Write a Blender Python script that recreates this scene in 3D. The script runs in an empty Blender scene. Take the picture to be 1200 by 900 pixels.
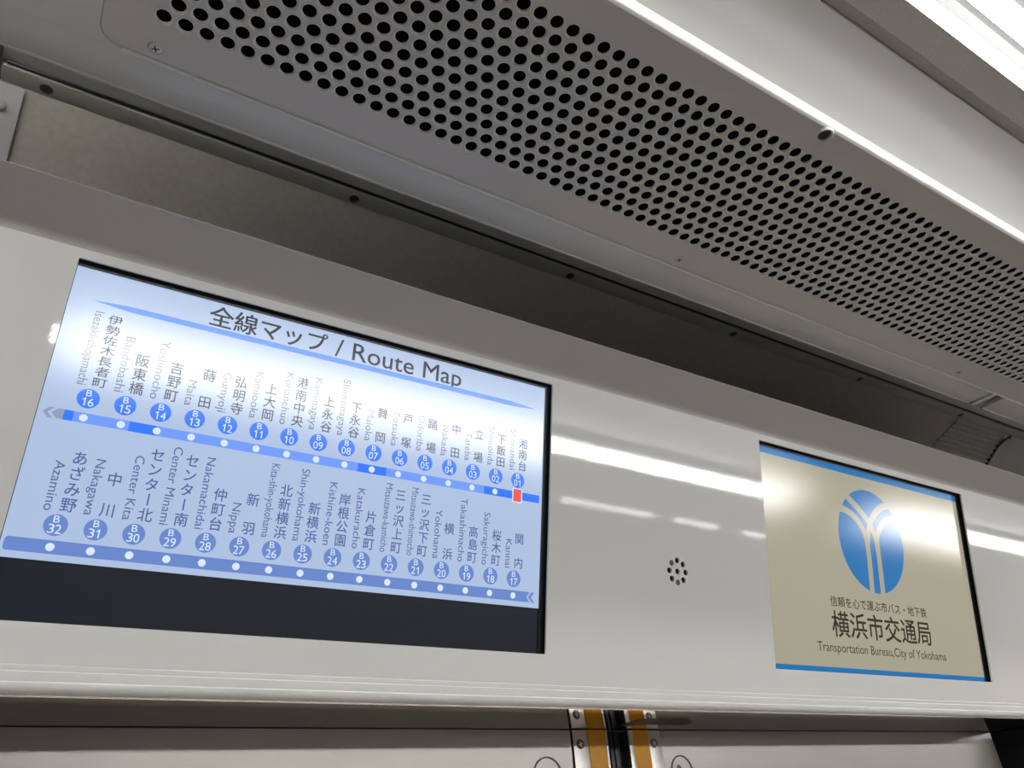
import bpy, bmesh, math, random
from mathutils import Vector, Matrix
from mathutils.geometry import delaunay_2d_cdt
SC = bpy.context.scene
COL = SC.collection
random.seed(4)

# ------------------------------------------------------------------ camera
Z0 = 1.9                                   # height of the screens' lower edge over the car floor
TILT = math.radians(12.5)                  # how far the display panel leans into the car
CY, CZ = -0.54044, -0.13568                # camera position, y and z (z relative to Z0)
cam_data = bpy.data.cameras.new('camera')
cam = bpy.data.objects.new('camera', cam_data)
COL.objects.link(cam)
cam_data.sensor_fit = 'HORIZONTAL'
cam_data.sensor_width = 36.0
cam_data.lens = 886.37 / 1200 * 36.0
cam_data.clip_start = 0.01
cam_rot = Matrix.Rotation(TILT, 3, 'X') @ (Matrix.Rotation(math.radians(-31.59398), 3, 'Z') @
          Matrix.Rotation(math.radians(-2.547555), 3, 'Y') @ Matrix.Rotation(math.radians(110.8785), 3, 'X'))
cam.matrix_world = Matrix.Translation((0.02522, CY, CZ + Z0)) @ cam_rot.to_4x4()
SC.camera = cam

# ------------------------------------------------------------------ world, exposure
SC.view_settings.view_transform = 'Standard'
SC.view_settings.look = 'None'
SC.view_settings.gamma = 1.0
SC.view_settings.use_curve_mapping = False
SC.view_settings.exposure = 0.14
w = bpy.data.worlds.new('world'); SC.world = w
w.use_nodes = True
w.node_tree.nodes['Background'].inputs[0].default_value = (1.0, 0.97, 0.93, 1)
w.node_tree.nodes['Background'].inputs[1].default_value = 0.05
TUBE_NEAR = 34.0                           # radiance of the lamp row above the camera
TUBE_FAR = 34.5                            # radiance of the lamp row on the far side of the aisle

# ------------------------------------------------------------------ materials
def mat(name, col, rough=0.5, metal=0.0, spec=0.5, coat=0.0, emit=None, es=1.0,
        bump=0.0, bscale=200.0, vary=0.0, vscale=30.0, aniso=None):
    m = bpy.data.materials.new(name); m.use_nodes = True
    nt = m.node_tree; b = nt.nodes['Principled BSDF']
    b.inputs['Base Color'].default_value = (*col, 1)
    b.inputs['Roughness'].default_value = rough
    b.inputs['Metallic'].default_value = metal
    b.inputs['Specular IOR Level'].default_value = spec
    b.inputs['Coat Weight'].default_value = coat
    b.inputs['Coat Roughness'].default_value = 0.05
    if emit is not None:
        b.inputs['Emission Color'].default_value = (*emit, 1)
        b.inputs['Emission Strength'].default_value = es
    tc = nt.nodes.new('ShaderNodeTexCoord')
    if vary:
        n = nt.nodes.new('ShaderNodeTexNoise'); n.inputs['Scale'].default_value = vscale
        n.inputs['Detail'].default_value = 5
        r = nt.nodes.new('ShaderNodeMapRange')
        r.inputs['From Min'].default_value = 0.3; r.inputs['From Max'].default_value = 0.7
        r.inputs['To Min'].default_value = 1 - vary; r.inputs['To Max'].default_value = 1 + vary
        x = nt.nodes.new('ShaderNodeMix'); x.data_type = 'RGBA'; x.blend_type = 'MULTIPLY'
        x.inputs['Factor'].default_value = 1.0
        x.inputs['A'].default_value = (*col, 1)
        nt.links.new(tc.outputs['Object'], n.inputs['Vector'])
        nt.links.new(n.outputs['Fac'], r.inputs['Value'])
        nt.links.new(r.outputs['Result'], x.inputs['B'])
        nt.links.new(x.outputs['Result'], b.inputs['Base Color'])
    if bump:
        n = nt.nodes.new('ShaderNodeTexNoise'); n.inputs['Scale'].default_value = bscale
        n.inputs['Detail'].default_value = 1.0
        bp = nt.nodes.new('ShaderNodeBump'); bp.inputs['Strength'].default_value = bump
        bp.inputs['Distance'].default_value = 0.001
        if aniso:
            mp = nt.nodes.new('ShaderNodeMapping'); mp.inputs['Scale'].default_value = aniso
            nt.links.new(tc.outputs['Object'], mp.inputs['Vector'])
            nt.links.new(mp.outputs['Vector'], n.inputs['Vector'])
        else:
            nt.links.new(tc.outputs['Object'], n.inputs['Vector'])
        nt.links.new(n.outputs['Fac'], bp.inputs['Height'])
        nt.links.new(bp.outputs['Normal'], b.inputs['Normal'])
    return m

def lcd(name, col, es=1.0):
    """a colour shown by the lit screen, under its satin front"""
    m = bpy.data.materials.new(name); m.use_nodes = True
    nt = m.node_tree; nt.nodes.clear()
    out = nt.nodes.new('ShaderNodeOutputMaterial')
    em = nt.nodes.new('ShaderNodeEmission'); em.inputs['Color'].default_value = (*col, 1); em.inputs['Strength'].default_value = es
    gl = nt.nodes.new('ShaderNodeBsdfGlossy'); gl.distribution = 'BECKMANN'; gl.inputs['Roughness'].default_value = 0.155
    df = nt.nodes.new('ShaderNodeBsdfDiffuse'); df.inputs['Color'].default_value = (0.012, 0.012, 0.013, 1)
    fr = nt.nodes.new('ShaderNodeFresnel'); fr.inputs['IOR'].default_value = 1.70
    mx = nt.nodes.new('ShaderNodeMixShader'); ad = nt.nodes.new('ShaderNodeAddShader')
    nt.links.new(fr.outputs[0], mx.inputs[0]); nt.links.new(df.outputs[0], mx.inputs[1]); nt.links.new(gl.outputs[0], mx.inputs[2])
    nt.links.new(em.outputs[0], ad.inputs[0]); nt.links.new(mx.outputs[0], ad.inputs[1])
    nt.links.new(ad.outputs[0], out.inputs['Surface'])
    return m

def srgb(r, g, b):
    f = lambda c: (c / 255 / 12.92) if c < 10 else ((c / 255 + 0.055) / 1.055) ** 2.4
    return (f(r), f(g), f(b))

M = {
 'gloss_white': mat('gloss_white_paint', (0.70, 0.693, 0.672), 0.03, spec=0.5, bump=0.012, bscale=330),
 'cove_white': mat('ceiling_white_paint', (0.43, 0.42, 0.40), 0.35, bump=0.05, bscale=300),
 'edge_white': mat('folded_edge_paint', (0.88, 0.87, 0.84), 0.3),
 'vent_paint': mat('warm_grey_paint', (0.67, 0.625, 0.588), 0.35, spec=0.4, vary=0.04, vscale=12),
 'vent_metal': mat('satin_grey_paint', (0.70, 0.68, 0.65), 0.24, spec=0.5, vary=0.05, vscale=9),
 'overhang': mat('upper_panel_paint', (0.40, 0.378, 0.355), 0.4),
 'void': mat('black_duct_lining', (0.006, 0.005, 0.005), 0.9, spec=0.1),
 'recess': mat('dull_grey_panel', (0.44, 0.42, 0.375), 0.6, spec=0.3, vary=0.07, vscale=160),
 'flange': mat('grey_green_metal', (0.44, 0.44, 0.40), 0.4, vary=0.06, vscale=20),
 'bracket': mat('pale_grey_plate', (0.52, 0.52, 0.52), 0.5),
 'rail': mat('speckled_grey_aluminium', (0.66, 0.628, 0.595), 0.5, spec=0.4, vary=0.10, vscale=700),
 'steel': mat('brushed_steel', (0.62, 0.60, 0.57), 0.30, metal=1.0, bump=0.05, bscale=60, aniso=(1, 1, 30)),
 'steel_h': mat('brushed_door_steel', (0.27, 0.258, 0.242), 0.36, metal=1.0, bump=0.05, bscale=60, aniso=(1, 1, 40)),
 'mirror': mat('polished_brown_steel', (0.74, 0.625, 0.55), 0.06, metal=1.0),
 'screw': mat('zinc_screw', (0.66, 0.62, 0.54), 0.35, metal=0.8),
 'screw_dark': mat('dark_screw', (0.10, 0.09, 0.085), 0.35, metal=0.8),
 'black': mat('black_bezel', (0.012, 0.012, 0.014), 0.35),
 'blackglass': lcd('unlit_screen', (0.003, 0.006, 0.011)),
 'rubber': mat('black_rubber', (0.012, 0.013, 0.016), 0.30),
 'orange': mat('orange_tape', (0.60, 0.27, 0.004), 0.35, spec=0.25, bump=0.15, bscale=500),
 'slot': mat('dark_bronze_slot', (0.055, 0.030, 0.016), 0.5),
 'print': mat('dark_print', (0.05, 0.05, 0.055), 0.5),
 'wall': mat('wall_cream', (0.60, 0.58, 0.545), 0.5),
 'wall_far': mat('far_side_dark_glazing', (0.22, 0.215, 0.21), 0.4),
 'floor': mat('floor_grey', (0.53, 0.507, 0.485), 0.5, vary=0.1),
 'seat': mat('pillar_dark', (0.02, 0.02, 0.02), 0.5),
 'reflector': mat('lamp_reflector', (0.02, 0.021, 0.021), 0.6, spec=0.1),
 'tube_near': mat('lit_tube', (0.9, 0.9, 0.9), 0.4, emit=(1.0, 0.988, 0.958), es=TUBE_NEAR),
 'tube_far': mat('lit_far_tube', (0.9, 0.9, 0.9), 0.4, emit=(1.0, 0.99, 0.975), es=TUBE_FAR),
 'strip_far': mat('lit_far_strip', (0.9, 0.9, 0.9), 0.4, emit=(1.0, 0.98, 0.95), es=7.0),
 # route map colours
 's1_bg': lcd('map_background', srgb(165, 184, 214)),
 's1_title': lcd('map_title', srgb(50, 52, 62)),
 's1_rule': lcd('map_rule', srgb(52, 125, 248)),
 's1_blue': lcd('map_blue', srgb(34, 112, 240)),
 's1_mid': lcd('map_pale_blue', srgb(104, 146, 246)),
 's1_pale': lcd('map_grey_arrow', srgb(135, 150, 180)),
 's1_text': lcd('map_dark_text', srgb(70, 70, 84)),
 's1_slate': lcd('map_slate', srgb(98, 128, 194)),
 's1_slate_text': lcd('map_slate_text', srgb(76, 92, 146)),
 's1_white': lcd('map_white', srgb(208, 222, 246)),
 's1_red': lcd('map_red', srgb(226, 84, 76)),
 # emblem screen colours
 's2_bg': lcd('notice_background', srgb(156, 151, 131)),
 's2_blue': lcd('notice_blue', srgb(8, 104, 166)),
 's2_text': lcd('notice_text', srgb(44, 36, 28)),
}

# ------------------------------------------------------------------ helpers
def tag(o, label=None, cat=None, group=None, kind=None):
    if label: o['label'] = label
    if cat: o['category'] = cat
    if group: o['group'] = group
    if kind: o['kind'] = kind
    return o

def thing(name, loc, label=None, cat=None, group=None, kind=None):
    o = bpy.data.objects.new(name, None); COL.objects.link(o)
    o.empty_display_size = 0.05
    o.location = loc
    return tag(o, label, cat, group, kind)

def root_loc(p):
    v = Vector((0, 0, 0))
    while p is not None:
        v += p.location; p = p.parent
    return v

def mesh(name, geo, mats, parent=None, smooth=False, idx=None, bevel=0, flip=True):
    """geo = (verts in world space, faces); one mesh object"""
    V, F = geo
    off = root_loc(parent)
    me = bpy.data.meshes.new(name)
    me.from_pydata([tuple(Vector(v) - off) for v in V], [], F)
    if not isinstance(mats, (list, tuple)): mats = [mats]
    for m in mats: me.materials.append(m)
    if idx:
        for p, i in zip(me.polygons, idx): p.material_index = i
    bm = bmesh.new(); bm.from_mesh(me)
    if bevel or smooth:
        bmesh.ops.remove_doubles(bm, verts=bm.verts, dist=1e-6)
    if flip: bmesh.ops.recalc_face_normals(bm, faces=bm.faces)
    if bevel:
        es = [e for e in bm.edges if len(e.link_faces) == 2 and e.calc_face_angle(0) > 0.6]
        bmesh.ops.bevel(bm, geom=es, offset=bevel, segments=2, affect='EDGES', profile=0.5)
    bm.to_mesh(me); bm.free()
    if smooth or bevel:
        for p in me.polygons: p.use_smooth = True
        try: me.set_sharp_from_angle(angle=math.radians(38))
        except Exception: pass
    o = bpy.data.objects.new(name, me); COL.objects.link(o)
    if parent: o.parent = parent
    return o

ST, CT = math.sin(TILT), math.cos(TILT)
def P(x, d, z):
    """panel frame -> world: x along the car, d behind the panel's face, z up the face"""
    return (x, -ST * z + CT * d, CT * z + ST * d + Z0)
def R(y, z):
    """cross-section point given from the camera -> world y, z"""
    return (CY + y, CZ + z + Z0)

def merge(*geos):
    V, F = [], []
    for v, f in geos:
        n = len(V); V += list(v); F += [tuple(i + n for i in q) for q in f]
    return V, F

def xform(geo, fn):
    return [fn(*v) for v in geo[0]], geo[1]

def box(x0, x1, y0, y1, z0, z1):
    V = [(x, y, z) for x in (x0, x1) for y in (y0, y1) for z in (z0, z1)]
    return V, [(0, 1, 3, 2), (4, 6, 7, 5), (0, 4, 5, 1), (2, 3, 7, 6), (0, 2, 6, 4), (1, 5, 7, 3)]

def extrude_yz(poly, x0, x1, nx=1):
    """closed polygon of world (y, z) points swept along x"""
    n = len(poly); V = []
    for k in range(nx + 1):
        x = x0 + (x1 - x0) * k / nx
        V += [(x, y, z) for y, z in poly]
    F = []
    for k in range(nx):
        a = k * n
        F += [(a + i, a + (i + 1) % n, a + n + (i + 1) % n, a + n + i) for i in range(n)]
    F += [tuple(range(n - 1, -1, -1)), tuple(nx * n + i for i in range(n))]
    return V, F

def thicken(pts, t, side):
    """open profile -> closed polygon, offset by t along (side)"""
    return pts + [(p[0] + side[0] * t, p[1] + side[1] * t) for p in reversed(pts)]

def rect_loop(x0, x1, z0, z1, r=0.0, n=5):
    if r <= 0: return [(x0, z0), (x1, z0), (x1, z1), (x0, z1)]
    L = []
    for cx, cz, a0 in ((x1 - r, z0 + r, -90), (x1 - r, z1 - r, 0), (x0 + r, z1 - r, 90), (x0 + r, z0 + r, 180)):
        for k in range(n + 1):
            a = math.radians(a0 + 90 * k / n); L.append((cx + r * math.cos(a), cz + r * math.sin(a)))
    return L

def circ(cx, cz, r, n=20, a0=0.0):
    return [(cx + r * math.cos(a0 + 2 * math.pi * k / n), cz + r * math.sin(a0 + 2 * math.pi * k / n)) for k in range(n)]

def inside(pt, loop):
    x, y = pt; c = False; n = len(loop)
    for i in range(n):
        x1, y1 = loop[i]; x2, y2 = loop[(i + 1) % n]
        if (y1 > y) != (y2 > y) and x < (x2 - x1) * (y - y1) / (y2 - y1) + x1: c = not c
    return c

def plate(outer, holes, t):
    """flat plate in (u, v) with holes: vertices (u, depth 0..t, v)"""
    pts = list(outer); E = [(i, (i + 1) % len(outer)) for i in range(len(outer))]
    for h in holes:
        n = len(pts); pts += h; E += [(n + i, n + (i + 1) % len(h)) for i in range(len(h))]
    vv, ee, ff, *_ = delaunay_2d_cdt([Vector(p) for p in pts], E, [], 0, 1e-7)
    tri = []
    for f in ff:
        c = sum((vv[i] for i in f), Vector((0, 0))) / len(f)
        if inside(c, outer) and not any(inside(c, h) for h in holes): tri.append(tuple(f))
    V = [(p[0], 0, p[1]) for p in vv]; n = len(V)
    V += [(p[0], t, p[1]) for p in vv]
    F = tri + [tuple(i + n for i in reversed(f)) for f in tri]
    for lp in [outer] + list(holes):
        b = len(V)
        V += [(p[0], 0, p[1]) for p in lp] + [(p[0], t, p[1]) for p in lp]
        k = len(lp)
        F += [(b + i, b + (i + 1) % k, b + k + (i + 1) % k, b + k + i) for i in range(k)]
    return V, F

def tube_x(x0, x1, y, z, r, n=16):
    V, F = [], []
    for x in (x0, x1):
        V += [(x, y + r * math.cos(2 * math.pi * k / n), z + r * math.sin(2 * math.pi * k / n)) for k in range(n)]
    F = [(k, (k + 1) % n, n + (k + 1) % n, n + k) for k in range(n)] + [tuple(range(n))[::-1], tuple(range(n, 2 * n))]
    return V, F

def screw(parent, c, nrm, d, mats, rot=0.3, sink=0.0):
    """domed cross-head screw at world point c, its head facing along nrm"""
    nrm = Vector(nrm).normalized()
    ux = Vector((1, 0, 0)); vy = nrm.cross(ux)
    r = d / 2; N = 20; V, F, I = [], [], []
    prof = [(1.0, -0.10), (1.0, 0.02), (0.86, 0.13), (0.6, 0.19)]
    for q, h in prof:
        for k in range(N):
            a = 2 * math.pi * k / N; V.append((q * r * math.cos(a), q * r * math.sin(a), h * r))
    for j in range(len(prof) - 1):
        for k in range(N):
            F.append((j * N + k, j * N + (k + 1) % N, (j + 1) * N + (k + 1) % N, (j + 1) * N + k)); I.append(0)
    F.append(tuple((len(prof) - 1) * N + k for k in range(N))); I.append(0)
    wd, ln, h = 0.10 * r, 0.52 * r, 0.205 * r
    cr = [(wd, wd), (wd, ln), (-wd, ln), (-wd, wd), (-ln, wd), (-ln, -wd), (-wd, -wd), (-wd, -ln), (wd, -ln), (wd, -wd), (ln, -wd), (ln, wd)]
    ca, sa = math.cos(rot), math.sin(rot); n0 = len(V)
    V += [(x * ca - y * sa, x * sa + y * ca, h) for x, y in cr]
    F.append(tuple(n0 + k for k in range(12))); I.append(1)
    c = Vector(c) + nrm * (-sink)
    V = [tuple(c + ux * x + vy * y + nrm * z) for x, y, z in V]
    off = root_loc(parent)
    me = bpy.data.meshes.new('screw')
    me.from_pydata([tuple(Vector(v) - off) for v in V], [], F)
    for m in mats: me.materials.append(m)
    for p, i in zip(me.polygons, I): p.material_index = i; p.use_smooth = (i == 0)
    me.set_sharp_from_angle(angle=math.radians(40))
    o = bpy.data.objects.new('screw', me); COL.objects.link(o); o.parent = parent
    return o
SCREW = [M['screw'], M['black']]; SCREWD = [M['screw_dark'], M['black']]

# lettering: every glyph outline comes from Blender's own built-in font
_txt = {}
BOLD = {'全線マップ': 0.010, '/ Route Map': 0.004, '信頼を心で運ぶ市バス・地下鉄': 0.006, '横浜市交通局': 0.010}
def glyphs(strings):
    obs = []
    for s in strings:
        if s in _txt: continue
        cu = bpy.data.curves.new('lettering', 'FONT'); cu.body = s; cu.size = 1; cu.resolution_u = 3
        o = bpy.data.objects.new('lettering', cu); COL.objects.link(o); obs.append((s, o))
    dg = bpy.context.evaluated_depsgraph_get()
    for s, o in obs:
        me = bpy.data.meshes.new_from_object(o.evaluated_get(dg))
        b = BOLD.get(s, 0.0075 if ord(s[0]) > 255 else 0.0)      # stroke weight: the outline laid down four times, nudged
        g = []
        for sx, sy in (((1, 1), (-1, 1), (-1, -1), (1, -1)) if b else ((0, 0),)):
            g.append(([(v.co.x + sx * b, v.co.y + sy * b) for v in me.vertices], [tuple(p.vertices) for p in me.polygons]))
        _txt[s] = merge(*g)
        bpy.data.meshes.remove(me)
    for s, o in obs:
        cu = o.data; bpy.data.objects.remove(o); bpy.data.curves.remove(cu)

def bounds(s):
    V = _txt[s][0]
    return min(v[0] for v in V), max(v[0] for v in V), min(v[1] for v in V), max(v[1] for v in V)

def fit(s, x0, x1, z0, z1):
    """string laid into a box (u, v)"""
    a, b, c, d = bounds(s); V, F = _txt[s]
    return [(x0 + (x - a) / (b - a) * (x1 - x0), z0 + (y - c) / (d - c) * (z1 - z0)) for x, y in V], F

def place(s, x, z, sx, sz):
    V, F = _txt[s]
    return [(x + a * sx, z + b * sz) for a, b in V], F

def flat(geo2, depth):
    """2-D (u, v) outline -> panel frame at the given depth"""
    return [P(u, depth, v) for u, v in geo2[0]], geo2[1]

def quad(x0, x1, z0, z1):
    return [(x0, z0), (x1, z0), (x1, z1), (x0, z1)], [(0, 1, 2, 3)]
def poly2(pts):
    return list(pts), [tuple(range(len(pts)))]

# ================================================================== THE SETTING
XL, XR = -3.0, 6.0
YB = -2.55                                  # far wall
CEIL = Z0 + CZ + 0.60
def struct(name, geo, m):
    return tag(mesh(name, geo, m), kind='structure')
struct('floor', box(XL, XR, YB, 0.6, -0.05, 0.0), M['floor'])
struct('wall_back', box(XL, XR, YB - 0.05, YB, 0.0, CEIL + 0.05), M['wall_far'])
struct('wall_left', box(XL - 0.05, XL, YB, 0.6, 0.0, CEIL + 0.05), M['wall'])
struct('wall_right', box(XR, XR + 0.05, YB, 0.6, 0.0, CEIL + 0.05), M['wall'])
# the ceiling in front of the lamps, above the aisle
yl, _ = R(0.05, 0)
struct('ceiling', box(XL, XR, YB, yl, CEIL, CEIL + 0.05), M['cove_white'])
# outer side wall: pillars left and right of the door opening, and what stands above the door
struct('wall_front', merge(box(XL, -0.72, 0.02, 0.6, 0.0, Z0 - 0.04), box(1.285, XR, 0.02, 0.6, 0.0, Z0 - 0.04),
                           box(XL, XR, 0.16, 0.6, Z0 - 0.02, CEIL + 0.05)), M['seat'])

# curved cove between the air duct and the lamp rail
cv = [(0.1955, 0.474), (0.188, 0.4865), (0.1805, 0.4985), (0.172, 0.511), (0.163, 0.5215), (0.154, 0.5295), (0.1468, 0.534)]
cvp = [R(*q) for q in cv]
cvp = cvp + [(cvp[-1][0], CEIL + 0.02), (cvp[0][0] + 0.03, CEIL + 0.02), (cvp[0][0] + 0.03, cvp[0][1])]
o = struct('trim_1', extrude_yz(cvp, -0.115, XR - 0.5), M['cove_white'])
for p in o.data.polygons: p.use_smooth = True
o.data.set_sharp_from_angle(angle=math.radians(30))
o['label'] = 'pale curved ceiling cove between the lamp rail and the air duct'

# recess panel behind the duct, leaning into the car
KR = 1.30                                   # the recess lies this much deeper than the duct's lip
def RX(x): return 0.02522 + KR * (x - 0.02522)
def RK(y, z): return R(KR * y, KR * z)
RA, RB = (0.440 * KR, 0.4622 * KR), (0.520 * KR, 0.342 * KR)
ra, rb = R(*RA), R(*RB)
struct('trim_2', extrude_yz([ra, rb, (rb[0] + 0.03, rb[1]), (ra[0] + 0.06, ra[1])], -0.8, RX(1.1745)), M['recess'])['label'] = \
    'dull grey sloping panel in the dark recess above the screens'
# screwed flange along the recess top
fl = thing('ceiling_flange', (0.5, *RK(0.43, 0.462)), 'narrow grey metal flange with small screws along the top of the dark recess', 'trim')
f0, f1 = RK(0.4262, 0.462), RK(0.4402, 0.4617)
mesh('flange_strip', extrude_yz([f0, f1, (f1[0], f1[1] + 0.012), (f0[0], f0[1] + 0.012)], RX(-0.0705), 1.9), M['flange'], fl, bevel=0.0006)
g0, g1 = RK(0.405, 0.4655), RK(0.4243, 0.4655)
mesh('gap_strip', extrude_yz([g0, g1, (g1[0], g1[1] + 0.01), (g0[0], g0[1] + 0.01)], RX(-0.0705), 1.9), M['vent_metal'], fl)
h0, h1 = RK(0.4215, 0.4645), RK(0.4285, 0.4645)
mesh('sealing_cord', merge(tube_x(RX(-0.068), 1.9, RK(0.4247, 0)[0], RK(0, 0.4642)[1], 0.0014, 8)), M['rubber'], fl)
for x in (-0.0441, 0.1767, 0.3944, 0.614, 0.833, 1.0521):
    screw(fl, (RX(x), *RK(0.4345, 0.462)), (0, 0, -1), 0.0108, SCREWD, rot=x * 9)
# the next length of flange, at the left edge
f2 = thing('ceiling_flange', (-0.2, *RK(0.43, 0.462)), 'short pale flange end past the joint at the far left edge', 'trim')
mesh('flange_strip', extrude_yz([RK(0.409, 0.4628), RK(0.4402, 0.4617), RK(0.4402, 0.474), RK(0.409, 0.474)], -0.8, RX(-0.0722)), M['bracket'], f2, bevel=0.0006)

# bracket plate on the recess panel, far left
sd = Vector((0, rb[0] - ra[0], rb[1] - ra[1])).normalized()        # down the slope
sn = Vector((0, sd.z, -sd.y))                                      # off the slope, into the car
if sn.y > 0: sn = -sn
def S(x, u, h):
    v = Vector((RX(x), ra[0], ra[1])) + sd * u * KR + sn * h
    return tuple(v)
br = thing('bracket_plate', S(-0.12, 0.03, 0), 'pale grey bracket plate with a bolt at the left end of the recess', 'bracket')
mesh('plate', xform(box(-0.24, -0.0555, 0.002, 0.110, 0.0003, 0.0042), S), M['bracket'], br, bevel=0.0006)
V, F = [], []
N = 18
for q, h in ((1, 0.004), (1, 0.0058), (0.8, 0.0072), (0.45, 0.0078)):
    V += [S(-0.0672 + 0.0042 * q * math.cos(2 * math.pi * k / N), 0.0172 + 0.0042 * q * math.sin(2 * math.pi * k / N), h) for k in range(N)]
F = [(j * N + k, j * N + (k + 1) % N, (j + 1) * N + (k + 1) % N, (j + 1) * N + k) for j in range(3) for k in range(N)] + [tuple(3 * N + k for k in range(N))]
mesh('bolt', (V, F), M['bracket'], br, smooth=True)

# ribbed outlet and end cap on the recess panel, far right
gr = thing('ribbed_outlet', S(1.08, 0.03, 0), 'dark ribbed air outlet at the right end of the recess', 'vent')
bp = [(1.056, 0.002), (1.156, 0.002), (1.156, 0.070), (0.987, 0.070)]
mesh('backing', ([S(x, u, h) for h in (0.0002, 0.0015) for x, u in bp], [(0, 1, 2, 3), (7, 6, 5, 4), (0, 4, 5, 1), (1, 5, 6, 2), (2, 6, 7, 3), (3, 7, 4, 0)]), M['recess'], gr)
for k in range(8):
    u = 0.008 + k * 0.0075
    xa = 1.0560 - 0.0405 * (u - 0.002) / 0.040
    prof = [(u, 0.0012), (u + 0.0030, 0.0012), (u + 0.0030, 0.0050), (u + 0.0016, 0.0050)]
    V = [S(xa, *q) for q in prof] + [S(1.158, *q) for q in prof]
    mesh('rib', (V, [(0, 1, 5, 4), (1, 2, 6, 5), (2, 3, 7, 6), (3, 0, 4, 7), (3, 2, 1, 0), (4, 5, 6, 7)]), M['bracket'], gr)
ec = thing('end_cap', S(1.3, 0.03, 0), 'grey end panel with a curved dark joint at the right end of the recess', 'panel')
def capx(u): return 1.1890 - 0.0306 * (u / 0.022) ** 0.85 if u < 0.022 else 1.1584 - 0.6 * (u - 0.022)
us = [0.0005 + 0.004 * k for k in range(16)]
lo = [(capx(u), u) for u in us]
V = [S(x, u, h) for h in (0.0, 0.005) for x, u in lo] + [S(1.9, u, h) for h in (0.0, 0.005) for u in us]
n = len(us); F = []
for k in range(n - 1):
    F += [(k, k + 1, 3 * n + 0 - n + k + 1, 2 * n + k), (n + k, 3 * n + k, 3 * n + k + 1, n + k + 1), (k, n + k, n + k + 1, k + 1)]
mesh('cap_panel', (V, F), M['flange'], ec)
V = [S(x + a, u, h) for a, h in ((-0.0028, 0.0022), (-0.0028, 0.0056), (0.0002, 0.0056)) for x, u in lo]
F = [(j * n + k, j * n + k + 1, (j + 1) * n + k + 1, (j + 1) * n + k) for j in range(2) for k in range(n - 1)]
mesh('joint_seal', (V, F), M['rubber'], ec)
screw(ec, S(1.1838, 0.0046, 0.0052), sn, 0.005, SCREWD)

# ================================================================== AIR DUCT
H = 0.46
ybot, ytop = 0.34115, 0.22390
PX, PY = 0.01300, (0.34115 - 0.22390) / 10
yS, yE = 0.3760, 0.1920                       # seam, front edge
yw = lambda y: CY + y
zv = R(0, H)[1]
XD0, XD1 = -0.0190, 1.62
XD_END = -0.115                              # the duct's left end
duct = thing('air_duct', (0.5, yw(0.30), zv), 'long grey overhead air duct with a perforated underside', 'air duct')
HR = 0.00455
X0 = 0.0140
def cell(cx, cy, hw, hh, r):
    """one rectangular cell of the perforated sheet round a flared hole"""
    N = 20; V = []
    rim = []
    for k in range(N):
        a = 2 * math.pi * k / N; c, s = math.cos(a), math.sin(a)
        q = min(hw / abs(c) if abs(c) > 1e-9 else 9, hh / abs(s) if abs(s) > 1e-9 else 9)
        rim.append((cx + q * c, cy + q * s))
    # snap the four nearest to the corners so that the sheet closes
    for sx, sy in ((1, 1), (-1, 1), (-1, -1), (1, -1)):
        t = (cx + sx * hw, cy + sy * hh)
        i = min(range(N), key=lambda k: (rim[k][0] - t[0]) ** 2 + (rim[k][1] - t[1]) ** 2)
        rim[i] = t
    rings = [rim]
    for rr in (r + 0.00115, r + 0.00045, r, r): rings.append([(cx + rr * math.cos(2 * math.pi * k / N), cy + rr * math.sin(2 * math.pi * k / N)) for k in range(N)])
    hz = (0, 0, 0.0007, 0.0014, 0.0020)
    for rg, h in zip(rings, hz): V += [(x, y, h) for x, y in rg]
    F = [(j * N + k, j * N + (k + 1) % N, (j + 1) * N + (k + 1) % N, (j + 1) * N + k) for j in range(4) for k in range(N)]
    return V, F
geos = []
NC = 118
for j in range(11):
    cyj = ybot - j * PY
    xs = X0 + (j % 2) * PX / 2
    for i in range(NC):
        geos.append(cell(xs + i * PX, cyj, PX / 2, PY / 2, HR))
    a, b = xs - PX / 2, xs + (NC - 0.5) * PX
    for u, v in ((XD0 + 0.020, a), (b, XD1 - 0.03)):
        geos.append(([(u, cyj - PY / 2, 0), (v, cyj - PY / 2, 0), (v, cyj + PY / 2, 0), (u, cyj + PY / 2, 0)], [(0, 1, 2, 3)]))
ya, yb_ = ybot + PY / 2, ytop - PY / 2
# solid margins of the sheet, the left end with a rounded corner
rc = 0.014
sheet_l = []
for k in range(7):
    a = math.radians(90 + 90 * k / 6); sheet_l.append((XD0 + rc + rc * math.cos(a), yS - 0.0004 - rc + rc * math.sin(a)))
sheet_l = [(XD0 + 0.020, yS - 0.0004)] + sheet_l + [(XD0, yE + 0.0030), (XD0 + 0.020, yE + 0.0030)]
geos.append(([(x, y, 0) for x, y in sheet_l], [tuple(range(len(sheet_l)))]))
for u0, u1, y0, y1 in ((XD0 + 0.020, XD1, ya, yS - 0.0004), (XD0 + 0.020, XD1, yE + 0.0030, yb_), (XD1 - 0.03, XD1, yb_, ya)):
    geos.append(([(u0, y0, 0), (u1, y0, 0), (u1, y1, 0), (u0, y1, 0)], [(0, 1, 2, 3)]))
g = merge(*geos)
# hole rims coloured paler, painting in the light their flared edges catch
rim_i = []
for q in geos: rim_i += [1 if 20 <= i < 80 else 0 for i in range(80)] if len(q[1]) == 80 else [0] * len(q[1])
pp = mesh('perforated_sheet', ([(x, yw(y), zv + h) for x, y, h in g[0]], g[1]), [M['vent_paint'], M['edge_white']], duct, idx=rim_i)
pp['label'] = 'grey sheet pierced by staggered rows of round holes'
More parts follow.
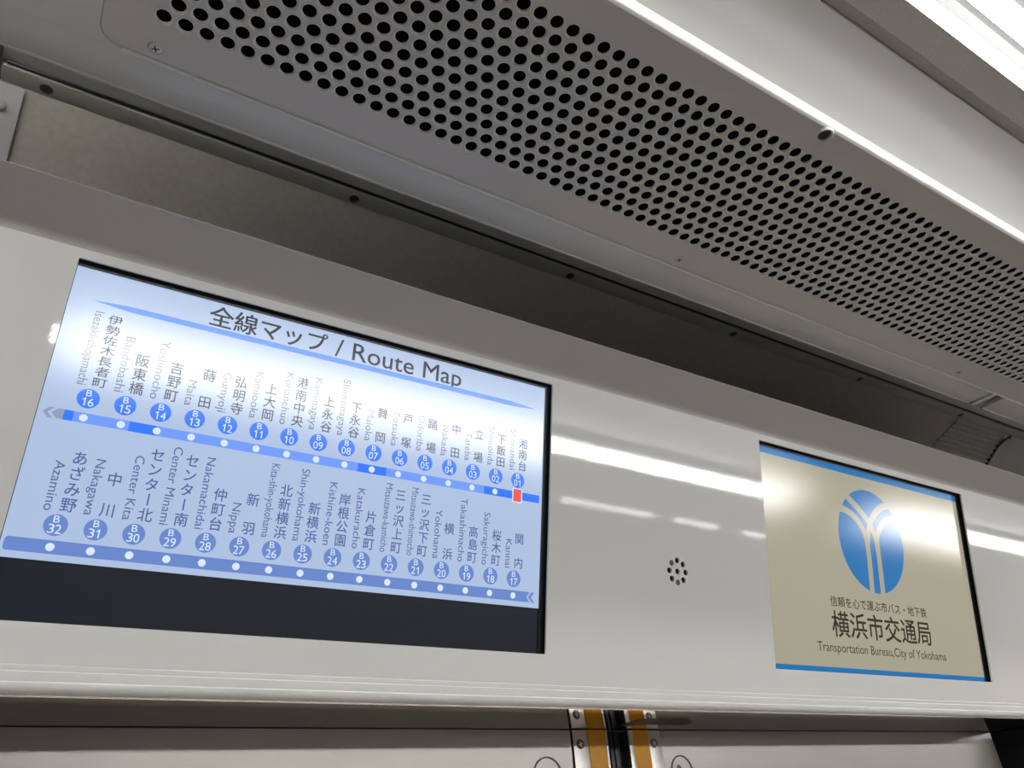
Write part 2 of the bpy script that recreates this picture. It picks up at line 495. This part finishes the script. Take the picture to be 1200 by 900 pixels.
# rounded folded edge catching the lamp light, and the upright side above it
ed = [(yE + 0.0030, H), (yE + 0.0014, H + 0.0004), (yE + 0.0004, H + 0.0014), (yE, H + 0.003), (yE, H + 0.0143), (yE + 0.004, H + 0.0143), (yE + 0.004, H + 0.004), (yE + 0.0030, H + 0.0022)]
mesh('front_edge', extrude_yz([R(*q) for q in ed], XD_END, XD1), M['edge_white'], duct, smooth=True)
# dark lining above the sheet
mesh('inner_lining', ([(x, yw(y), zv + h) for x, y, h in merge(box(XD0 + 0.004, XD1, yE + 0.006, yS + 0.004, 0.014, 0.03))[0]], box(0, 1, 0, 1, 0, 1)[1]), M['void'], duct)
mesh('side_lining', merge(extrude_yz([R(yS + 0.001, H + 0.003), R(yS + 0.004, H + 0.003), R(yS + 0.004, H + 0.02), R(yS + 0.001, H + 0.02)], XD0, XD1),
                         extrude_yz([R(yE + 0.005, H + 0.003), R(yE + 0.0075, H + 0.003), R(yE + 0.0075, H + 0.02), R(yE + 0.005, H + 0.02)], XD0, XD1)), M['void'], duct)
# frame left of the sheet (same level), with the raised edge round the sheet's end
outer = [(XD_END, yE + 0.003), (XD0 - 0.0006, yE + 0.003)]
arc = []
for k in range(7):
    a = math.radians(180 - 90 * k / 6); arc.append((XD0 - 0.0006 + rc + 0.0003 + rc * math.cos(a), yS - rc + rc * math.sin(a)))
outer += arc + [(0.03, yS), (0.03, yS + 0.002), (XD_END, yS + 0.002)]
fr = plate(outer, [], 0.002)
mesh('end_frame', ([(x, yw(y), zv - 0.0008 + t) for x, t, y in fr[0]], fr[1]), M['vent_metal'], duct)
# edge covers between the seam and the rounded lip
def cover(x0, x1, s1=0.0):
    pr = [(yS + 0.0004, H + 0.0022), (yS + 0.0004, H + 0.0002), (yS + 0.0008, H - 0.0008), (yS + 0.0030, H - 0.0012), (0.392, H - 0.0010), (0.4045, H - 0.0006)]
    pr += [(0.4045 + 0.0052 * math.sin(math.radians(a)), H + 0.0046 - 0.0052 * math.cos(math.radians(a))) for a in (15, 30, 45, 60, 75, 90)]
    pr += [(0.4097, H + 0.0085), (0.4050, H + 0.0085), (0.400, H + 0.004), (yS + 0.004, H + 0.0022)]
    return extrude_yz([R(*q) for q in pr], x0, x1)
c = mesh('edge_cover', cover(XD_END, 1.0225), M['vent_metal'], duct, smooth=True)
c = mesh('edge_cover', cover(1.0560, XD1), M['vent_metal'], duct, smooth=True)
for x0, x1 in ((XD0 + 0.014, 1.0225), (1.0225, XD1)):
    mesh('seam_bead', tube_x(x0, x1, *R(yS, H - 0.0008), 0.0011, 8), M['edge_white'], duct, smooth=True)
for x0, x1 in ((XD_END, 1.0220), (1.0565, XD1)):  # bead added so that a highlight line runs along the rounded lip
    mesh('lip_highlight_bead', tube_x(x0, x1, *R(0.4078, H + 0.0009), 0.0020, 12), M['vent_metal'], duct, smooth=True)
# the recessed channel in the gap between two covers
cp = [(yS + 0.001, H + 0.0065), (0.3985, H + 0.0050), (0.4060, H + 0.0030), (0.4100, H + 0.0030), (0.4100, H + 0.0075), (yS + 0.001, H + 0.0085)]
mesh('joint_channel', extrude_yz([R(*q) for q in cp], 1.0200, 1.0600), M['flange'], duct, smooth=True)
mesh('joint_lip', extrude_yz([R(yS + 0.001, H - 0.0012), R(0.4085, H - 0.0004), R(0.4085, H + 0.0024), R(yS + 0.001, H + 0.002)], 1.0310, 1.0380), M['edge_white'], duct, bevel=0.0006)
# screws along both margins
for x in (0.0136, 0.4715, 0.9325):
    screw(duct, (x, yw(0.3660), zv), (0, 0, -1), 0.0098, SCREW if x < 0.1 else [M['vent_metal'], M['black']], rot=0.35 + x)
for x in (0.0138, 0.4734, 0.9340):
    V = []; N = 20
    for q, h in ((1.0, 0.0001), (0.95, -0.0016), (0.86, -0.0024), (0.78, -0.0018), (0.74, 0.0008)):
        V += [(x + 0.0072 * q * math.cos(2 * math.pi * k / N), yw(0.1995) + 0.0072 * q * math.sin(2 * math.pi * k / N), zv + h) for k in range(N)]
    F = [(j * N + k, j * N + (k + 1) % N, (j + 1) * N + (k + 1) % N, (j + 1) * N + k) for j in range(4) for k in range(N)]
    mesh('screw_cup', (V, F), M['edge_white'], duct, smooth=True)
    screw(duct, (x, yw(0.1995), zv - 0.0003), (0, 0, -1), 0.0104, SCREWD, rot=0.8)
# small rust streaks on the margin
# ================================================================== LAMPS
lamp = thing('ceiling_lamp', (1.2, *R(0.09, 0.54)), 'long ceiling lamp with bright tubes and a grey rail at upper right', 'lamp')
def rbox(y0, y1, z0, z1, x0, x1):
    return extrude_yz([R(y0, z0), R(y1, z0), R(y1, z1), R(y0, z1)], x0, x1)
mesh('rail', extrude_yz([R(*q) for q in [(0.1132, 0.5340), (0.1371, 0.5340), (0.1374, 0.5348), (0.1374, 0.5362), (0.1290, 0.5366), (0.1290, 0.580), (0.1276, 0.580), (0.1276, 0.5360), (0.1132, 0.5354)]], -0.115, 4.4), M['rail'], lamp)
mesh('rail_groove', merge(rbox(0.1300, 0.1470, 0.5405, 0.5440, -0.9, 4.4), rbox(0.1335, 0.1350, 0.5362, 0.5410, -0.9, 4.4)), M['rail'], lamp)
mesh('reflector', extrude_yz([R(*q) for q in [(0.1276, 0.584), (0.1010, 0.5740), (0.0950, 0.584), (0.0500, 0.584), (0.0500, 0.588), (0.1276, 0.588)]], -0.115, 4.4), M['reflector'], lamp)
for y in (0.1172, 0.0845):
    mesh('lamp_tube', tube_x(-0.85, 4.3, *R(y, 0.5610), 0.0095), M['tube_near'], lamp, smooth=True)
# lamp row over the far side of the aisle: what the glossy panel mirrors
for x0, x1, lb in ((-0.09, 2.90, 'far lamp seen mirrored as a white streak across the glossy panel and route map'),
                   (3.55, 5.60, 'far lamp seen mirrored at the right of the emblem screen')):
    fl2 = thing('aisle_lamp', ((x0 + x1) / 2, -1.86, Z0 + 0.42), lb, 'lamp')
    mesh('lamp_housing', box(x0 - 0.03, x1 + 0.03, -1.93, -1.79, Z0 + 0.432, CEIL), M['seat'], fl2)
    for y in (-1.86,):
        mesh('lamp_tube', tube_x(x0, x1, y, Z0 + 0.403, 0.026), M['tube_far'], fl2, smooth=True)
for x0, x1 in ((1.90, 2.40), (2.56, 2.82), (3.02, 3.16)):
    t = thing('aisle_light_strip', ((x0 + x1) / 2, -2.22, Z0 + 0.223), 'short light strip across the aisle, mirrored faintly in the glossy panel below the white streak', 'lamp', 'light strips across the aisle')
    mesh('strip', box(x0, x1, -2.23, -2.21, Z0 + 0.214, Z0 + 0.232), M['strip_far'], t)
    mesh('strip_housing', box(x0 - 0.01, x1 + 0.01, YB, -2.23, Z0 + 0.205, Z0 + 0.24), M['wall'], t)

# ================================================================== DOOR HEADER
HX0, HX1 = -0.62, 1.262
hd = thing('door_header', P(0.54, 0.05, 0.10), 'glossy white panel above the train door holding two screens and a speaker grille', 'panel')
OPEN_Z = (0.0, 0.2414)
OP = ((0.0, 0.4), (0.6809, 1.0809))
ZB, ZC = -0.0237, 0.2526
outer = [(HX0, ZB), (HX1, ZB), (HX1, ZC - 0.004), (HX0, ZC - 0.004)]
holes = [rect_loop(a, b, *OPEN_Z, r=0.0006, n=2) for a, b in OP]
SPK = (0.5513, 0.0831)
spk = [SPK] + [(SPK[0] + 0.0105 * math.cos(math.radians(90 + 45 * k)), SPK[1] + 0.0105 * math.sin(math.radians(90 + 45 * k))) for k in range(8)]
holes += [circ(x, z, 0.00285, 20) for x, z in spk]
mesh('front_panel', xform(plate(outer, holes, 0.002), P), M['gloss_white'], hd)
# small crease and the overhanging upper face
cr = []
b45 = math.radians(45) - 0.0
U = Vector((math.cos(math.radians(152)), math.sin(math.radians(152))))     # world (y, z) direction of the overhang
cw = Vector(P(0, 0, ZC)[1:])
dd = cw + U * 0.0418
pdir = Vector((-ST, CT))
pts = [tuple(Vector(P(0, 0, ZC - 0.004)[1:]))]
p0 = Vector(pts[0]); p2 = cw + U * 0.004
for k in range(1, 6):
    t = k / 6; q = p0 * (1 - t) ** 2 + cw * 2 * t * (1 - t) + p2 * t ** 2; pts.append(tuple(q))
pts += [tuple(p2), tuple(dd - U * 0.0006), tuple(dd + Vector((0.0004, 0.0003))), tuple(dd + Vector((0.006, 0.0012)))]
back = [tuple(dd + Vector((0.006, -0.002))), tuple(p2 + Vector((0.004, 0.0))), tuple(p0 + Vector((0.003, 0.0)))]
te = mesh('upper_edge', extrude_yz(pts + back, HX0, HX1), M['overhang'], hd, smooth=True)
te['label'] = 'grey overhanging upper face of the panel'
# lower moulding: two fine beads and a rolled lip
lp = [(0.0, ZB + 0.0002)]
d_ = 0.0
for z, st in ((-0.0237, 0.0006), (-0.0272, 0.0006), (-0.0330, 0.0009)):
    for k in range(6):
        a = math.radians(18 * k); lp.append((d_ - st * math.sin(a), z - st * 1.1 * (1 - math.cos(a))))
    d_ -= st
lp += [(d_, -0.0358), (d_ + 0.0003, -0.0370), (d_ + 0.0010, -0.0384), (d_ + 0.0022, -0.0398), (d_ + 0.0037, -0.0409), (d_ + 0.0054, -0.0415), (d_ + 0.0068, -0.0416)]
lpw = [P(0, d, z)[1:] for d, z in lp]
ZU = R(0, 0.0952)[1]                           # level of the soffit
lpw = lpw + [(lpw[-1][0] + 0.004, lpw[-1][1] + 0.004), P(0, 0.008, ZB)[1:]]
mesh('lower_moulding', extrude_yz(lpw, HX0, HX1), M['gloss_white'], hd, smooth=True)
# polished soffit over the doors
sf = [R(0.5505, 0.0952), R(0.6360, 0.0911)]
so = mesh('soffit', extrude_yz([sf[0], sf[1], (sf[1][0], sf[1][1] + 0.006), (sf[0][0], sf[0][1] + 0.006)], HX0, 1.215), M['mirror'], hd)
so['label'] = 'polished metal underside mirroring the doors'
# long pointed slot in the soffit
sl = [(0.5281, 0.6113), (0.5288, 0.6017), (0.5289, 0.5915), (0.5318, 0.5851), (0.539, 0.5825), (0.5583, 0.5804), (0.5835, 0.5782), (0.6026, 0.5912), (0.6089, 0.6061), (0.5815, 0.6071), (0.5561, 0.6068), (0.5463, 0.6091), (0.5391, 0.6133)]
V = [(x, CY + y, ZU - 0.04836 * (y - 0.5505) - h) for h in (-0.0010, 0.0003) for x, y in sl]; n = len(sl)
mesh('guide_slot', (V, [tuple(range(n)), tuple(range(2 * n - 1, n - 1, -1))] + [(i, (i + 1) % n, n + (i + 1) % n, n + i) for i in range(n)]), M['slot'], hd)
mesh('speaker_backing', xform(box(SPK[0] - 0.02, SPK[0] + 0.02, 0.0048, 0.0075, SPK[1] - 0.02, SPK[1] + 0.02), P), M['screw_dark'], hd)
# body behind the face, so that no light leaks through
mesh('housing', merge(xform(box(HX0, HX1, 0.03, 0.034, ZB, ZC + 0.01), P)), M['black'], hd)

# ================================================================== SCREENS
E0 = 0.007                                     # depth of the screen surface behind the panel's face
def screen_box(root, x0):
    aw, ah = 0.3960, 0.2382
    # black bezel frame around the lit area
    fr = plate(rect_loop(x0 - 0.012, x0 + 0.414, -0.010, 0.258), [rect_loop(x0 + 0.0002, x0 + aw, 0.0002, ah)], 0.012)
    mesh('bezel', xform((fr[0], fr[1]), lambda x, t, z: P(x, E0 - 0.0012 + t, z)), M['black'], root)
    mesh('back_box', xform(box(x0 - 0.010, x0 + 0.412, E0 + 0.011, E0 + 0.022, -0.008, 0.256), P), M['black'], root)
    return aw, ah
mm = 0.001
row1 = [('伊勢佐木長者町', 'Isezaki-chojamachi'), ('阪東橋', 'Bandobashi'), ('吉野町', 'Yoshinocho'), ('蒔田', 'Maita'), ('弘明寺', 'Gumyoji'),
        ('上大岡', 'Kamiooka'), ('港南中央', 'Konanchuo'), ('上永谷', 'Kaminagaya'), ('下永谷', 'Shimonagaya'), ('舞岡', 'Maioka'), ('戸塚', 'Totsuka'),
        ('踊場', 'Odoriba'), ('中田', 'Nakada'), ('立場', 'Tateba'), ('下飯田', 'Shimoiida'), ('湘南台', 'Shonandai')]
row2 = [('あざみ野', 'Azamino'), ('中川', 'Nakagawa'), ('センター北', 'Center Kita'), ('センター南', 'Center Minami'), ('仲町台', 'Nakamachidai'),
        ('新羽', 'Nippa'), ('北新横浜', 'Kita-shin-yokohama'), ('新横浜', 'Shin-yokohama'), ('岸根公園', 'Kishine-koen'), ('片倉町', 'Katakuracho'),
        ('三ッ沢上町', 'Mitsuzawa-kamicho'), ('三ッ沢下町', 'Mitsuzawa-shimocho'), ('横浜', 'Yokohama'), ('高島町', 'Takashimacho'), ('桜木町', 'Sakuragicho'), ('関内', 'Kannai')]
T1, T2, T3 = '信頼を心で運ぶ市バス・地下鉄', '横浜市交通局', 'Transportation Bureau,City of Yokohama'
TA, TB = '全線マップ', '/ Route Map'
need = set('B') | {T1, T2, T3, TA, TB}
for a, b in row1 + row2: need |= set(a) | {b}
need |= set('0123456789')
glyphs(sorted(need))

d1 = thing('route_map_screen', P(0.2, 0.02, 0.12), 'large lit screen showing a blue route map with two rows of stations', 'screen')
aw, ah = screen_box(d1, 0.0)
def show(root, name, g2, m, layer=1, parent=None):
    V, F = flat(g2, E0 - 0.00008 * layer); G = []
    for f in F:                                # every piece faces the aisle
        a = 0.0
        for i in range(len(f)):
            p, q = g2[0][f[i]], g2[0][f[(i + 1) % len(f)]]; a += p[0] * q[1] - q[0] * p[1]
        G.append(tuple(f) if a > 0 else tuple(reversed(f)))
    return mesh(name, (V, G), m, parent or root, flip=False)
def slab(name, root, x0, x1, z0, z1, m):
    return mesh(name, xform(box(x0, x1, E0, E0 + 0.010, z0, z1), P), m, root)
slab('screen_panel', d1, 0.0002, 0.3960, 0.0367, 0.2382, M['s1_bg'])
b = slab('blank_band', d1, 0.0002, 0.3960, 0.0002, 0.0367, M['blackglass'])
b['label'] = 'unlit black band along the bottom'
# heading with its blue rule (thinning out at both ends)
tsx = 116.4 * mm / (bounds(TB)[1] - bounds(TB)[0])
show(d1, 'heading', merge(fit(TA, 91.0 * mm, 182.9 * mm, 218.2 * mm, 235.4 * mm), place(TB, 190.2 * mm - bounds(TB)[0] * tsx, 218.9 * mm, tsx, 22.1 * mm)), M['s1_title'], 2)
show(d1, 'heading_rule', poly2([(15 * mm, 215.3 * mm), (40 * mm, 212.9 * mm), (360 * mm, 212.9 * mm), (386 * mm, 215.0 * mm), (360 * mm, 217.2 * mm), (40 * mm, 217.2 * mm)]), M['s1_rule'], 3)
# upper line
show(d1, 'route_line', quad(15.4 * mm, 393.1 * mm, 127.4 * mm, 134.4 * mm), M['s1_mid'], 1)['label'] = 'upper blue route line'
for a, b in ((15.4, 21), (55, 73), (221, 245), (336, 393.1)):
    q = [(a, 127.4), (b, 127.4), (b, 134.4), (a, 134.4)]
    show(d1, 'route_highlight', poly2([(x * mm, z * mm) for x, z in q]), M['s1_blue'], 2)
show(d1, 'line_arrow', merge(poly2([(x * mm, z * mm) for x, z in [(15.4, 127.4), (15.4, 134.4), (11.8, 134.4), (8.2, 130.9), (11.8, 127.4)]]),
     poly2([(x * mm, z * mm) for x, z in [(3.2, 130.9), (6.8, 134.6), (9.6, 134.6), (6.0, 130.9)]]),
     poly2([(x * mm, z * mm) for x, z in [(3.2, 130.9), (6.0, 130.9), (9.6, 127.2), (6.8, 127.2)]])), M['s1_pale'], 1)['label'] = 'grey double arrow at the left end of the upper line'
# lower line
L2 = [(4.0, 41.0), (386.5, 41.0), (383.2, 45.2), (386.5, 49.5), (4.0, 49.5), (2.6, 48.9), (2.1, 47.6), (2.1, 42.9), (2.6, 41.6)]
show(d1, 'route_line', poly2([(x * mm, z * mm) for x, z in L2]), M['s1_slate'], 1)['label'] = 'lower slate blue route line'
show(d1, 'line_arrow', merge(poly2([(x * mm, z * mm) for x, z in [(384.9, 45.2), (388.6, 49.5), (391.4, 49.5), (387.7, 45.2)]]),
     poly2([(x * mm, z * mm) for x, z in [(384.9, 45.2), (387.7, 45.2), (391.4, 41.0), (388.6, 41.0)]])), M['s1_slate'], 1)['label'] = 'slate chevron at the right end of the lower line'

def rot90(g2, cx, zt, sx, sz):
    """string read from top to bottom: its start at zt, cap-height centre at cx"""
    V, F = g2
    return [(cx + (y - 0.343) * sz, zt - x * sx) for x, y in V], F
def digit(d, x0, x1, z0, z1):
    if d != '1': return fit(d, x0, x1, z0, z1)
    w_, h_ = x1 - x0, z1 - z0; xc = x0 + 0.60 * w_; t = 0.115 * w_
    return poly2([(xc - t, z0), (xc + t, z0), (xc + t, z1), (xc - 0.4 * t, z1), (x0 + 0.14 * w_, z1 - 0.24 * h_), (x0 + 0.22 * w_, z1 - 0.35 * h_), (xc - t, z1 - 0.20 * h_)])
def station(k, row, kj, ro, num):
    x = 27.1 + 22.84 * k
    zb, zn, zl = ((144.6, 153.2, 130.9) if row == 1 else (59.1, 67.4, 45.3))
    tm = M['s1_text'] if row == 1 else M['s1_slate_text']
    bm_ = M['s1_blue'] if row == 1 else M['s1_slate']
    # name: upright characters stacked, sound spelling turned beside it
    n = len(kj); tot = {2: 31.0, 3: 31.2, 4: 41.5, 5: 52.0, 7: 55.0}[n]
    chh = min(9.9, tot / n * 0.96); geo = []
    for i, ch in enumerate(kj):
        if n > 2: zc = zn + tot - (i + 0.5) * tot / n
        else: zc = zn + (25.8 if i == 0 else 5.2)
        wd = 9.6
        V, F = _txt[ch]
        if ch == 'ー':
            g = ([((x + 4.1 + (y - 0.384) * wd) * mm, (zc - (q - 0.5) * chh) * mm) for q, y in V], F)
        else:
            dz = 0.25 if ch == 'ッ' else 0
            g = ([((x + 4.1 + (q - 0.49) * wd) * mm, (zc + (y - 0.378) * chh) * mm) for q, y in V], F)
        geo.append(g)
    a, b, c, d = bounds(ro)
    sx = min(9.3, 54.6 / (b - a)); top = zn + 0.2 + (b - a) * sx
    V, F = rot90(_txt[ro], x - 6.2, top + a * sx, sx, 8.5)
    geo.append(([(u * mm, v * mm) for u, v in V], F))
    show(d1, 'station_name', merge(*geo), tm, 2)
    bd = show(d1, 'station_badge', poly2([(u * mm, v * mm) for u, v in circ(x, zb, 6.9, 32)]), bm_, 2)
    s = f'{num:02d}'
    g = merge(fit('B', (x - 1.9) * mm, (x + 1.6) * mm, (zb + 1.6) * mm, (zb + 6.0) * mm), digit(s[0], (x - 3.8) * mm, (x - 0.25) * mm, (zb - 5.3) * mm, (zb + 0.5) * mm), digit(s[1], (x + 0.25) * mm, (x + 3.8) * mm, (zb - 5.3) * mm, (zb + 0.5) * mm))
    show(d1, 'badge_number', g, M['s1_white'], 3, parent=bd)
    if num != 1:
        show(d1, 'stop_dot', poly2([(u * mm, v * mm) for u, v in circ(x, zl, 2.55, 20)]), M['s1_white'], 3)
for k, (a, b) in enumerate(row1): station(k, 1, a, b, 16 - k)
for k, (a, b) in enumerate(row2): station(k, 2, a, b, 32 - k)
show(d1, 'current_stop', quad(364.6 * mm, 374.9 * mm, 124.6 * mm, 137.2 * mm), M['s1_white'], 3)['label'] = 'pale edge round the red stop marker'
show(d1, 'current_stop', quad(365.6 * mm, 373.9 * mm, 125.4 * mm, 136.6 * mm), M['s1_red'], 4)['label'] = 'red block marking the present stop'

d2 = thing('emblem_screen', P(0.88, 0.02, 0.12), 'beige lit screen with a round blue emblem, right of the speaker holes', 'screen')
XS = 0.6809
screen_box(d2, XS)
slab('screen_panel', d2, XS + 0.0002, XS + 0.3960, 0.0002, 0.2382, M['s2_bg'])
show(d2, 'colour_band', quad(XS + 0.0002, XS + 0.3960, 0.2308, 0.2382), M['s2_blue'], 1)['label'] = 'blue band along the top'
show(d2, 'colour_band', quad(XS + 0.0002, XS + 0.3960, 0.0002, 0.0054), M['s2_blue'], 1)['label'] = 'blue band along the bottom'
ECX, ECZ, ER = 0.8772, 0.1533, 0.0622
em = show(d2, 'emblem_disc', poly2(circ(ECX, ECZ, ER, 64)), M['s2_blue'], 1)
def ribbon(pts, wd):
    # smooth the given points (Catmull-Rom), then give the curve a width
    Q = [Vector(p) for p in pts]; C = []
    for i in range(len(Q) - 1):
        a, b, c, d = Q[max(i - 1, 0)], Q[i], Q[i + 1], Q[min(i + 2, len(Q) - 1)]
        for s in range(6):
            t = s / 6
            C.append(0.5 * ((2 * b) + (c - a) * t + (2 * a - 5 * b + 4 * c - d) * t * t + (3 * b - a - 3 * c + d) * t ** 3))
    C.append(Q[-1]); V, F = [], []
    for i, p in enumerate(C):
        t = (C[min(i + 1, len(C) - 1)] - C[max(i - 1, 0)]).normalized(); nn = Vector((-t.y, t.x))
        V += [tuple((p + nn * wd / 2) * mm), tuple((p - nn * wd / 2) * mm)]
    return V, [(2 * i, 2 * i + 1, 2 * i + 3, 2 * i + 2) for i in range(len(C) - 1)]
def mir(p): return [(2 * 877.2 - x, z) for x, z in p]
OUTB = [(819.5, 186.2), (832.5, 184.6), (845.5, 180.2), (858.2, 170.3), (866.0, 156.5), (867.8, 140.0), (867.2, 117.0), (865.9, 89.5)]
INB = [(836.5, 203.0), (850.5, 194.5), (864.5, 185.0), (876.0, 173.5), (883.6, 160.5), (886.6, 146.0), (887.2, 127.0), (886.4, 89.5)]
INC = [(919.5, 202.6), (905.5, 198.6), (892.0, 190.2), (881.0, 179.5), (873.0, 166.0), (868.5, 150.0)]
OUTC = [(936.0, 187.2), (921.5, 185.6), (908.0, 180.6), (896.0, 171.4), (888.4, 158.5), (886.6, 144.0)]
for k, (pts, wd) in enumerate(((OUTB, 8.6), (INB, 8.6), (INC, 8.6), (OUTC, 8.6))):
    g2 = ribbon(pts, wd)
    show(d2, 'emblem_stroke', g2, M['s2_bg'], 2 + k * 0.3, parent=em)
show(d2, 'slogan_text', fit(T1, 786.8 * mm, 969.2 * mm, 70.0 * mm, 81.6 * mm), M['s2_text'], 2)
show(d2, 'office_name_text', fit(T2, 785.6 * mm, 972.0 * mm, 37.4 * mm, 66.0 * mm), M['s2_text'], 2)
show(d2, 'english_name_text', fit(T3, 757.8 * mm, 998.0 * mm, 18.4 * mm, 31.2 * mm), M['s2_text'], 2)

# ================================================================== DOORS
KD = 0.954
def DX(x): return 0.02522 + KD * (x - 0.02522)
YD = R(0.6325, 0)[0]
ZT = R(0, 0.0911)[1] - 0.0004
def door(name, x0, x1, sgn, label):
    """x0..x1 the leaf; sgn = +1 when the meeting edge is on the right"""
    d = thing(name, ((x0 + x1) / 2, YD, 0.0), label, None, None, 'structure')
    return d
SEAM = 0.5365
dl = door('door_1', -0.7, SEAM, 1, 'left brushed steel sliding door')
dr = door('door_2', SEAM, 1.26, -1, 'right brushed steel sliding door')
def span(x0, x1, y0, y1, z0=0.02, z1=None): return box(DX(x0), DX(x1), YD + y0, YD + y1, z0, ZT if z1 is None else z1)
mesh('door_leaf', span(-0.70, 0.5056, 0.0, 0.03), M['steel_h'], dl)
mesh('edge_trim', span(0.5070, 0.5262, -0.002, 0.028), M['steel'], dl, bevel=0.0006)
mesh('warning_tape', span(0.5256, 0.5468, -0.0024, 0.026), M['orange'], dl)
mesh('edge_bead', span(0.5468, 0.5496, -0.003, 0.026), M['steel'], dl, bevel=0.0008)
mesh('edge_rubber', merge(span(0.5496, 0.5570, 0.012, 0.028), span(0.5572, 0.5622, 0.004, 0.028)), M['rubber'], dl, bevel=0.001)
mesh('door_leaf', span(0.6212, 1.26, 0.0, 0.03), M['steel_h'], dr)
mesh('edge_trim', span(0.6032, 0.6204, -0.002, 0.028), M['steel'], dr, bevel=0.0006)
mesh('warning_tape', span(0.5822, 0.6036, -0.0024, 0.026), M['orange'], dr)
mesh('edge_bead', span(0.5764, 0.5822, -0.003, 0.026), M['steel'], dr, bevel=0.0008)
mesh('edge_rubber', merge(span(0.5704, 0.5764, 0.012, 0.028), span(0.5630, 0.5700, 0.004, 0.028)), M['rubber'], dr, bevel=0.001)
mesh('edge_channel', span(0.5056, 0.5080, 0.012, 0.03), M['rubber'], dl)
mesh('edge_channel', span(0.6200, 0.6212, 0.012, 0.03), M['rubber'], dr)
zs = Z0 + CZ + 0.0784
DSCREW = [M['screw_dark'], M['screw']]
screw(dl, (DX(0.5152), YD - 0.002, zs), (0, -1, 0), 0.0086, DSCREW)
screw(dr, (DX(0.6104), YD - 0.002, zs + 0.0006), (0, -1, 0), 0.0086, DSCREW)
for d, cx, cz, r in ((dl, DX(0.4752), 0.0528, 0.0158), (dr, DX(0.6456), 0.0539, 0.0143)):
    N = 40; V, F = [], []
    for rr, h in ((r, 0.0), (r, 0.0006), (r - 0.0014, 0.0006), (r - 0.0014, 0.0)):
        V += [(cx + rr * math.cos(2 * math.pi * k / N), YD - h, Z0 + CZ + cz + rr * math.sin(2 * math.pi * k / N)) for k in range(N)]
    F = [(j * N + k, j * N + (k + 1) % N, (j + 1) * N + (k + 1) % N, (j + 1) * N + k) for j in range(3) for k in range(N)]
    rg = mesh('sticker_ring', (V, F), M['print'], d)
    hx = cx - 0.004
    V = [(hx + 0.0030 * math.cos(2 * math.pi * k / 16), YD - 0.0004, Z0 + CZ + cz + 0.0025 + 0.0030 * math.sin(2 * math.pi * k / 16)) for k in range(16)]
    mesh('sticker_figure', merge((V, [tuple(range(16))]), box(hx - 0.003, hx + 0.004, YD - 0.0004, YD - 0.0001, Z0 + CZ + cz - 0.011, Z0 + CZ + cz - 0.001)), M['print'], d)
